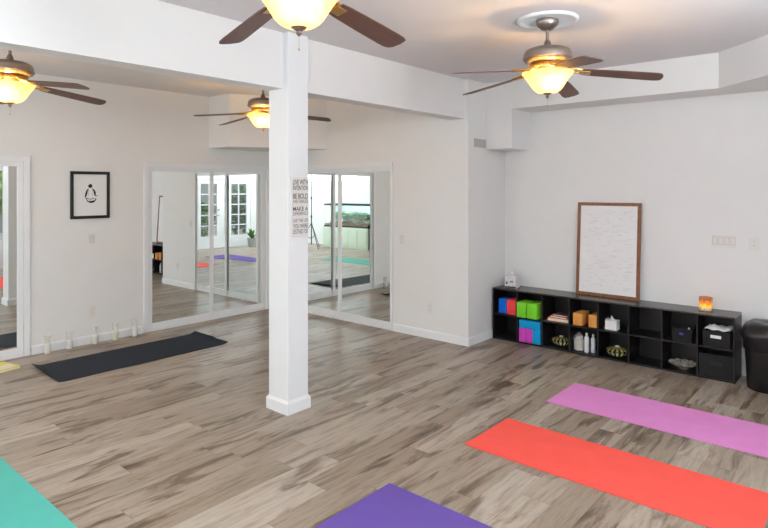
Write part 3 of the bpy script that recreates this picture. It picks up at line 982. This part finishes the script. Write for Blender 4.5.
# ------------------------------------------------------------------ switches, outlets, vent
def plate(name, label, cat, loc, rotz, w, h, kind, gangs=1):
    t = thing(name, label, cat, loc, rotz)       # faces local -y
    bm = bmesh.new(); add_box(bm, (-w/2, -.006, -h/2), (w/2, 0, h/2), .0025)
    obj('cover_plate', bm, 'plate', t)
    for g_ in range(gangs):
        cx = (g_-(gangs-1)/2)*(w-.01)/gangs
        if kind == 'switch':
            bm = bmesh.new(); add_box(bm, (cx-.017, -.009, -.034), (cx+.017, -.006, .034), .002)
            obj('rocker', bm, 'plate', t)
            bm = bmesh.new()
            for lo, hi in (((cx-.0195, -.0066, -.0365), (cx-.017, -.006, .0365)), ((cx+.017, -.0066, -.0365), (cx+.0195, -.006, .0365)), ((cx-.017, -.0066, -.0365), (cx+.017, -.006, -.034)), ((cx-.017, -.0066, .034), (cx+.017, -.006, .0365))):
                add_box(bm, lo, hi)
            obj('rocker_gap', bm, 'plate_dark', t)
        else:
            for s in (-1, 1):
                bm = bmesh.new(); add_box(bm, (cx-.017, -.008, s*.020-.014), (cx+.017, -.006, s*.020+.014), .0015)
                so_ = obj('socket', bm, 'plate', t)
                bm = bmesh.new()
                for dx in (-.007, .007):
                    add_box(bm, (cx+dx-.0015, -.0085, s*.020-.005), (cx+dx+.0015, -.008, s*.020+.006))
                obj('slot', bm, 'plate_dark', so_)
    return t
plate('light_switch', 'white light switch below the black framed drawing', 'light switch', (XA+.0005, 2.886, 1.198), R(90), .075, .118, 'switch')
plate('wall_outlet', 'white outlet low on the left wall above the vases', 'outlet', (XA+.0005, 2.897, .372), R(90), .075, .118, 'outlet')
plate('light_switch', 'white light switch beside the right mirrored closet', 'light switch', (-4.521, YB-.0005, 1.152), 0, .075, .118, 'switch')
plate('wall_outlet', 'white outlet low on the wall beside the right mirrored closet', 'outlet', (-4.087, YB-.0005, .368), 0, .075, .118, 'outlet')
plate('light_switch', 'wide white four gang light switch right of the framed sheet', 'light switch', (-1.183, YD-.0005, 1.272), 0, .215, .120, 'switch', 4)
plate('wall_outlet', 'small white wall outlet right of the wide light switch', 'outlet', (-.930, YD-.0005, 1.262), 0, .08, .120, 'outlet')
t = thing('air_vent', 'small metal air vent high on the wall below the boxed corner', 'vent', (XC+.0005, 5.846, 2.305), R(90))   # local -y faces +x
bm = bmesh.new()
w, h, f = .125, .050, .012
for lo, hi in (((-w, -.010, -h), (-w+f, 0, h)), ((w-f, -.010, -h), (w, 0, h)), ((-w+f, -.010, -h), (w-f, 0, -h+f)), ((-w+f, -.010, h-f), (w-f, 0, h))):
    add_box(bm, lo, hi, .001)
fr = obj('vent_frame', bm, 'vent', t)
bm = bmesh.new(); add_box(bm, (-w+f, -.002, -h+f), (w-f, 0, h-f)); obj('vent_back', bm, 'vent_dark', t)
bm = bmesh.new()
for i in range(14):
    x = -w+f+.008+(2*w-2*f-.016)*i/13
    add_box(bm, (x-.004, -.009, -h+f), (x+.003, -.002, h-f))
obj('louvre', bm, 'vent', t)

# ------------------------------------------------------------------ glass candle vases along the left wall
def vase(label, x, y, filling, h):
    t = thing('candle_vase', label, 'vase', (x, y, 0.0005), 0, 'slim glass vases along the left wall')
    bm = bmesh.new()
    pr = [(0, 0), (.030, 0), (.033, .006), (.034, .07), (.029, .105), (.027, .125), (.030, .165), (.034, h), (.0315, h), (.027, .16), (.0245, .125), (.0265, .105), (.031, .07), (.030, .010), (0, .008)]
    add_lathe(bm, pr, 28)
    obj('glass', bm, 'vase_glass', t, smooth=True)
    bm = bmesh.new()
    add_lathe(bm, [(0, .0105), (.0295, .0105), (.0300, .07), (.0255, .100), (0, .104)], 24)
    obj('filling', bm, filling, t, smooth=True)
vase('slim glass vase at the left end of the row by the wall', -6.835, 2.392, 'wax_white', .200)
vase('slim glass vase second from the left, beside the first', -6.838, 2.616, 'wax_white', .204)
vase('slim glass vase in the middle, below the wall outlet', -6.838, 2.888, 'wax_white', .206)
vase('yellowish slim glass vase, second from the mirrored doors', -6.828, 3.115, 'wax_cream', .205)
vase('slim clear vase at the right end, beside the mirrored doors', -6.828, 3.350, 'wax_white', .202)

# yellow book on the floor
t = thing('yellow_book', 'yellow covered book lying on the floor at the left edge', 'book', (-6.615, 1.90, 0.0005), R(14))
bm = bmesh.new()
add_box(bm, (-.142, -.10, 0), (.142, .10, .003)); add_box(bm, (-.142, -.10, .021), (.142, .10, .024)); add_box(bm, (-.142, -.10, .003), (-.138, .10, .021))
obj('cover', bm, 'yellow', t)
bm = bmesh.new(); add_box(bm, (-.138, -.096, .003), (.138, .096, .021)); obj('pages', bm, 'pages', t)
bm = bmesh.new(); add_box(bm, (-.02, -.085, .0241), (.125, .075, .0255)); obj('pale_flap', bm, 'pages', t)

# ------------------------------------------------------------------ rubbish bin
t = thing('rubbish_bin', 'black rubbish bin with a black bag folded over its rim', 'bin', (-.755, 6.165, 0))
def rrect(w, d, r, n=6):
    pts = []
    for cx, cy, a0 in ((w-r, d-r, 0), (-w+r, d-r, 90), (-w+r, -d+r, 180), (w-r, -d+r, 270)):
        for i in range(n+1):
            a = R(a0+90*i/n)
            pts.append((cx+r*math.cos(a), cy+r*math.sin(a)))
    return pts
def loft(bm, sections, capb=True, capt=True):
    prev = None
    for (w, d, r, z) in sections:
        ring = [bm.verts.new((x, y, z)) for x, y in rrect(w, d, r)]
        if prev:
            n = len(ring)
            for i in range(n):
                j = (i+1) % n
                bm.faces.new((prev[i], prev[j], ring[j], ring[i]))
        elif capb:
            bm.faces.new(ring[::-1])
        prev = ring
    if capt:
        bm.faces.new(prev)
bm = bmesh.new()
loft(bm, [(.180, .180, .14, 0), (.186, .186, .145, .01), (.208, .208, .16, .42)])
obj('body', bm, 'bin_plastic', t, smooth=True)
bm = bmesh.new()
loft(bm, [(.203, .203, .165, .345), (.214, .214, .17, .36), (.218, .218, .17, .43), (.232, .232, .18, .47), (.228, .228, .18, .51), (.205, .205, .17, .56), (.165, .165, .14, .588), (.09, .09, .08, .590), (.05, .05, .045, .575)])
rb = random.Random(3)
for v in bm.verts:
    a = math.atan2(v.co.y, v.co.x)
    k = 1+.016*math.sin(7*a+v.co.z*20)+.012*math.sin(17*a-v.co.z*9)
    v.co.x *= k; v.co.y *= k; v.co.z += .004*math.sin(5*a+1)*min(1, math.hypot(v.co.x, v.co.y)/.15)
obj('bin_bag', bm, 'bag', t, smooth=True, angle=180)

# ------------------------------------------------------------------ things seen only in the mirrors
# aquarium on a pale green cabinet against the near wall
AX0, AX1, AY0, AY1 = -2.46, -.88, YS+.02, -1.02
bm = bmesh.new()
add_box(bm, (AX0, AY0, 0), (AX1, AY1, .62), .004)
for i in range(4):
    x0 = AX0+.03+(AX1-AX0-.06)*i/4; x1 = AX0+.03+(AX1-AX0-.06)*(i+1)/4
    add_box(bm, (x0+.01, AY1, .06), (x1-.01, AY1+.015, .58), .004)
tag(obj('aquarium_cabinet', bm, 'green_cab'), 'pale green cabinet under the long fish tank in the mirror', 'cabinet')
t = thing('aquarium', 'long planted fish tank with black rims reflected in the mirror', 'aquarium', ((AX0+AX1)/2, (AY0+AY1)/2, .6205))
w, d, h = (AX1-AX0)/2-.02, (AY1-AY0)/2-.02, .70
for z0, z1 in ((0, .045), (h-.05, h)):
    bm = bmesh.new()
    for lo, hi in (((-w, -d, z0), (w, -d+.02, z1)), ((-w, d-.02, z0), (w, d, z1)), ((-w, -d+.02, z0), (-w+.02, d-.02, z1)), ((w-.02, -d+.02, z0), (w, d-.02, z1))):
        add_box(bm, lo, hi)
    obj('rim', bm, 'rim', t)
bm = bmesh.new(); add_box(bm, (-w+.02, -d+.003, .045), (w-.02, -d+.012, h-.05)); obj('backdrop', bm, 'backdrop', t)
bm = bmesh.new(); add_box(bm, (-w+.02, d-.011, .045), (w-.02, d-.006, h-.05)); obj('front_glass', bm, 'glass', t)
bm = bmesh.new()
n = 30
top = [[bm.verts.new((-w+.022+(2*w-.044)*i/n, -d+.02+(2*d-.04)*j/6, .12+.03*math.sin(i*.6)+.03*(1-j/6))) for j in range(7)] for i in range(n+1)]
bot = [[bm.verts.new((v.co.x, v.co.y, .004)) for v in r] for r in top]
for i in range(n):
    for j in range(6):
        bm.faces.new((top[i][j], top[i+1][j], top[i+1][j+1], top[i][j+1]))
    bm.faces.new((bot[i][6], top[i][6], top[i+1][6], bot[i+1][6]))
obj('gravel', bm, 'gravel', t, smooth=True)
def clump(bm, c, r, n, size, rnd, squash=.8):
    for _ in range(n):
        p = Vector((rnd.gauss(0, 1), rnd.gauss(0, 1), rnd.gauss(0, 1))).normalized()*r*rnd.uniform(.35, 1)
        p.z *= squash
        a = Vector((rnd.gauss(0, 1), rnd.gauss(0, 1), rnd.gauss(0, 1))).normalized()*size
        b = a.orthogonal().normalized()*size*.5
        q = Vector(c)+p
        bm.faces.new([bm.verts.new(q-a), bm.verts.new(q+b), bm.verts.new(q+a), bm.verts.new(q-b)])
rn = random.Random(11)
for x in (-.46, -.26, -.04, .17, .34, .50):
    bm = bmesh.new()
    clump(bm, (x, -.03, .30+rn.uniform(0, .06)), .16, 300, .035, rn, .75)
    add_tube(bm, (x, -.03, .10), (x, -.03, .3), .008, n=6)
    obj('water_plant', bm, 'water_plant', t, flip=False)
# slim dark speaker beside the tank
t = thing('tower_speaker', 'slim dark upright speaker beside the fish tank in the mirror', 'speaker', (-2.68, -1.08, 0))
bm = bmesh.new(); add_box(bm, (-.09, -.10, 0), (.09, .10, .98), .01)
obj('cabinet', bm, 'stand_metal', t)
for z in (.25, .45, .65, .85):
    bm = bmesh.new(); add_lathe(bm, [(0, .004), (.045, .004), (.06, .012), (.066, .006), (.066, 0), (0, 0)], 24)
    obj('driver', bm, 'frosted', t, (0, .1005, z), (R(-90), 0, 0), smooth=True)
# light stand
t = thing('light_stand', 'black tripod light stand reflected in the mirrored closet', 'tripod', (-1.0, -.44, 0), R(15))
bm = bmesh.new()
add_tube(bm, (0, 0, .12), (0, 0, .95), .016, n=12); add_tube(bm, (0, 0, .95), (0, 0, 1.5), .012, n=12); add_tube(bm, (0, 0, 1.5), (0, 0, 2.22), .009, n=12)
obj('pole', bm, 'stand_metal', t, smooth=True)
for k in range(3):
    a = R(120*k+30)
    c, s = math.cos(a), math.sin(a)
    bm = bmesh.new()
    add_tube(bm, (.02*c, .02*s, .72), (.44*c, .44*s, .012), .011, n=10)
    add_tube(bm, (.02*c, .02*s, .30), (.21*c, .21*s, .40), .008, n=8)
    obj('leg', bm, 'stand_metal', t, smooth=True)
for z in (.72, .95, 1.5):
    bm = bmesh.new(); add_lathe(bm, [(0, -.03), (.026, -.03), (.026, .03), (0, .03)], 16)
    obj('collar', bm, 'stand_metal', t, (0, 0, z), smooth=True)
# potted plant near the window wall
t = thing('potted_plant', 'small leafy green plant in a grey pot seen in the mirror', 'plant', (.80, .36, 0))
bm = bmesh.new(); add_lathe(bm, [(0, 0), (.11, 0), (.15, .24), (.155, .26), (.14, .26), (.135, .22), (0, .22)], 32)
obj('pot', bm, 'pot', t, smooth=True)
bm = bmesh.new(); add_lathe(bm, [(0, .2205), (.134, .2205), (0, .232)], 24); obj('soil', bm, 'soil', t)
bm = bmesh.new()
rn = random.Random(5)
for i in range(26):
    a, tilt, L_ = rn.uniform(0, 2*PI), rn.uniform(.1, .75), rn.uniform(.22, .42)
    d = Vector((math.cos(a)*math.sin(tilt), math.sin(a)*math.sin(tilt), math.cos(tilt)))
    s_ = d.cross(Vector((0, 0, 1))).normalized()*.035
    p0 = Vector((0, 0, .23)); p1 = p0+d*L_*.55; p2 = p0+d*L_+Vector((0, 0, -.05*tilt))
    bm.faces.new([bm.verts.new(p0), bm.verts.new(p1+s_), bm.verts.new(p2), bm.verts.new(p1-s_)])
obj('foliage', bm, 'leaf', t, flip=False)

# outside: patio and shrubs
struct('ground', boxes(((1.3, -8, -.14), (14, 16, -.06))), 'paving', label='pale patio paving outside the windows')
def shrub(label, x, y, r, z, key, seed):
    t = thing('garden_shrub', label, 'shrub', (x, y, -.06), 0, 'garden shrubs outside the windows')
    rn = random.Random(seed)
    bm = bmesh.new()
    for k in range(5):
        a = 2*PI*k/5
        clump(bm, (r*.45*math.cos(a), r*.45*math.sin(a), z+rn.uniform(-.3, .4)), r*.75, 420, .10, rn, 1.1)
    obj('foliage', bm, key, t, flip=False)
    bm = bmesh.new(); add_tube(bm, (0, 0, 0), (0, 0, z+.3), .06, .03, n=8)
    obj('trunk', bm, 'bark', t)
for i, (x, y, r, z, key) in enumerate([(3.7, -1.9, .95, 1.1, 'leaf'), (3.7, .75, .95, 1.0, 'leaf'), (3.8, 3.1, .95, 1.4, 'leaf_bright'), (3.7, 5.4, .95, 1.7, 'leaf_bright'), (3.9, 8.2, 1.0, 1.8, 'leaf_bright')]):
    shrub(['green shrub beyond the french doors, nearer the tank', 'green shrub straight beyond the french doors', 'bright green shrub beyond the picture window', 'bright leafy shrub seen through the far window', 'tall bright shrub at the garden end'][i], x, y, r, z, key, 20+i)

# ------------------------------------------------------------------ lights
def lamp(name, kind, loc, energy, col, rot=(0, 0, 0), **kw):
    l = bpy.data.lights.new(name, kind)
    l.energy = energy
    l.color = col
    for k, v in kw.items():
        setattr(l, k, v)
    o = bpy.data.objects.new(name, l)
    COL.objects.link(o)
    o.location, o.rotation_euler = loc, rot
    return o
fans_at = [(-1.868, 4.005, 28)] + [(x, y, ph) for (x, y), ph, _ in fan_specs]
for x, y, ph in fans_at:
    for k in range(2):
        a = R(-40+180*k)
        lamp('fan_bulb', 'POINT', (x+.075*math.cos(a), y+.075*math.sin(a), 2.572), 13 if x < -4 else 11, (1.0, .60, .22), shadow_soft_size=.028)
lamp('added_strip_fill', 'AREA', (1.04, 1.6, 2.55), 15, (.88, .95, 1.0), (0, R(78), 0), shape='RECTANGLE', size=.75, size_y=4.2)  # unseen lamp added indoors above the french doors to imitate daylight
lamp('added_bounce_fill', 'AREA', (-.2, -.5, 1.90), 52, (.90, .96, 1.0), (R(180), 0, 0), shape='SQUARE', size=1.0)  # unseen fill lamp added to bounce light off the ceiling, no flash there
lamp('added_bounce_fill', 'AREA', (.45, 2.6, 1.90), 112, (.90, .96, 1.0), (R(180), 0, 0), shape='SQUARE', size=1.0)  # another unseen lamp, added to brighten the ceiling and the room
lamp('soft_fill', 'AREA', (-1.0, -1.4, 2.4), 24, (.90, .96, 1.0), (R(72), 0, R(8)), shape='RECTANGLE', size=3.0, size_y=.8)
lamp('alcove_fill', 'AREA', (-5.2, -1.3, 2.3), 62, (1.0, .97, .92), (R(80), 0, 0), shape='RECTANGLE', size=2.6, size_y=1.0)
lamp('near_wall_fill', 'AREA', (-.9, 1.3, 2.75), 95, (.90, .96, 1.0), (R(-60), 0, 0), shape='RECTANGLE', size=1.8, size_y=.5)
lamp('added_tank_fill', 'AREA', (-1.67, -1.28, 1.275), 9, (.92, 1.0, .98), (0, 0, 0), shape='RECTANGLE', size=1.3, size_y=.2)  # lamp added inside the tank to brighten its dark interior
lamp('sun', 'SUN', (6, -4, 8), 3.5, (1, .96, .9), (R(30), 0, R(-45)), angle=R(2))

w = bpy.data.worlds.new('sky')
SC.world = w
w.use_nodes = True
nt = w.node_tree
bg = nt.nodes['Background']
sk = nm(nt, 'ShaderNodeTexSky')
sk.sky_type = 'HOSEK_WILKIE'
sk.turbidity = 4
sk.sun_direction = (.3, -.5, .8)
nt.links.new(sk.outputs['Color'], bg.inputs['Color'])
bg.inputs['Strength'].default_value = 1.6

# ------------------------------------------------------------------ camera
F, YH, YAW = 582.2, 188.5, 40.685
cd = bpy.data.cameras.new('camera')
cd.sensor_fit = 'HORIZONTAL'
cd.sensor_width = 36.0
cd.lens = F/768*36.0
cd.shift_y = -(264-YH)/768
cd.clip_start = .02
cam = bpy.data.objects.new('camera', cd)
COL.objects.link(cam)
cam.location = (0, 0, CAMZ)
cam.rotation_euler = (R(90), 0, R(YAW))
SC.camera = cam
SC.view_settings.view_transform = 'Standard'
SC.view_settings.look = 'None'
SC.view_settings.exposure = 0.02
SC.view_settings.gamma = 1.08
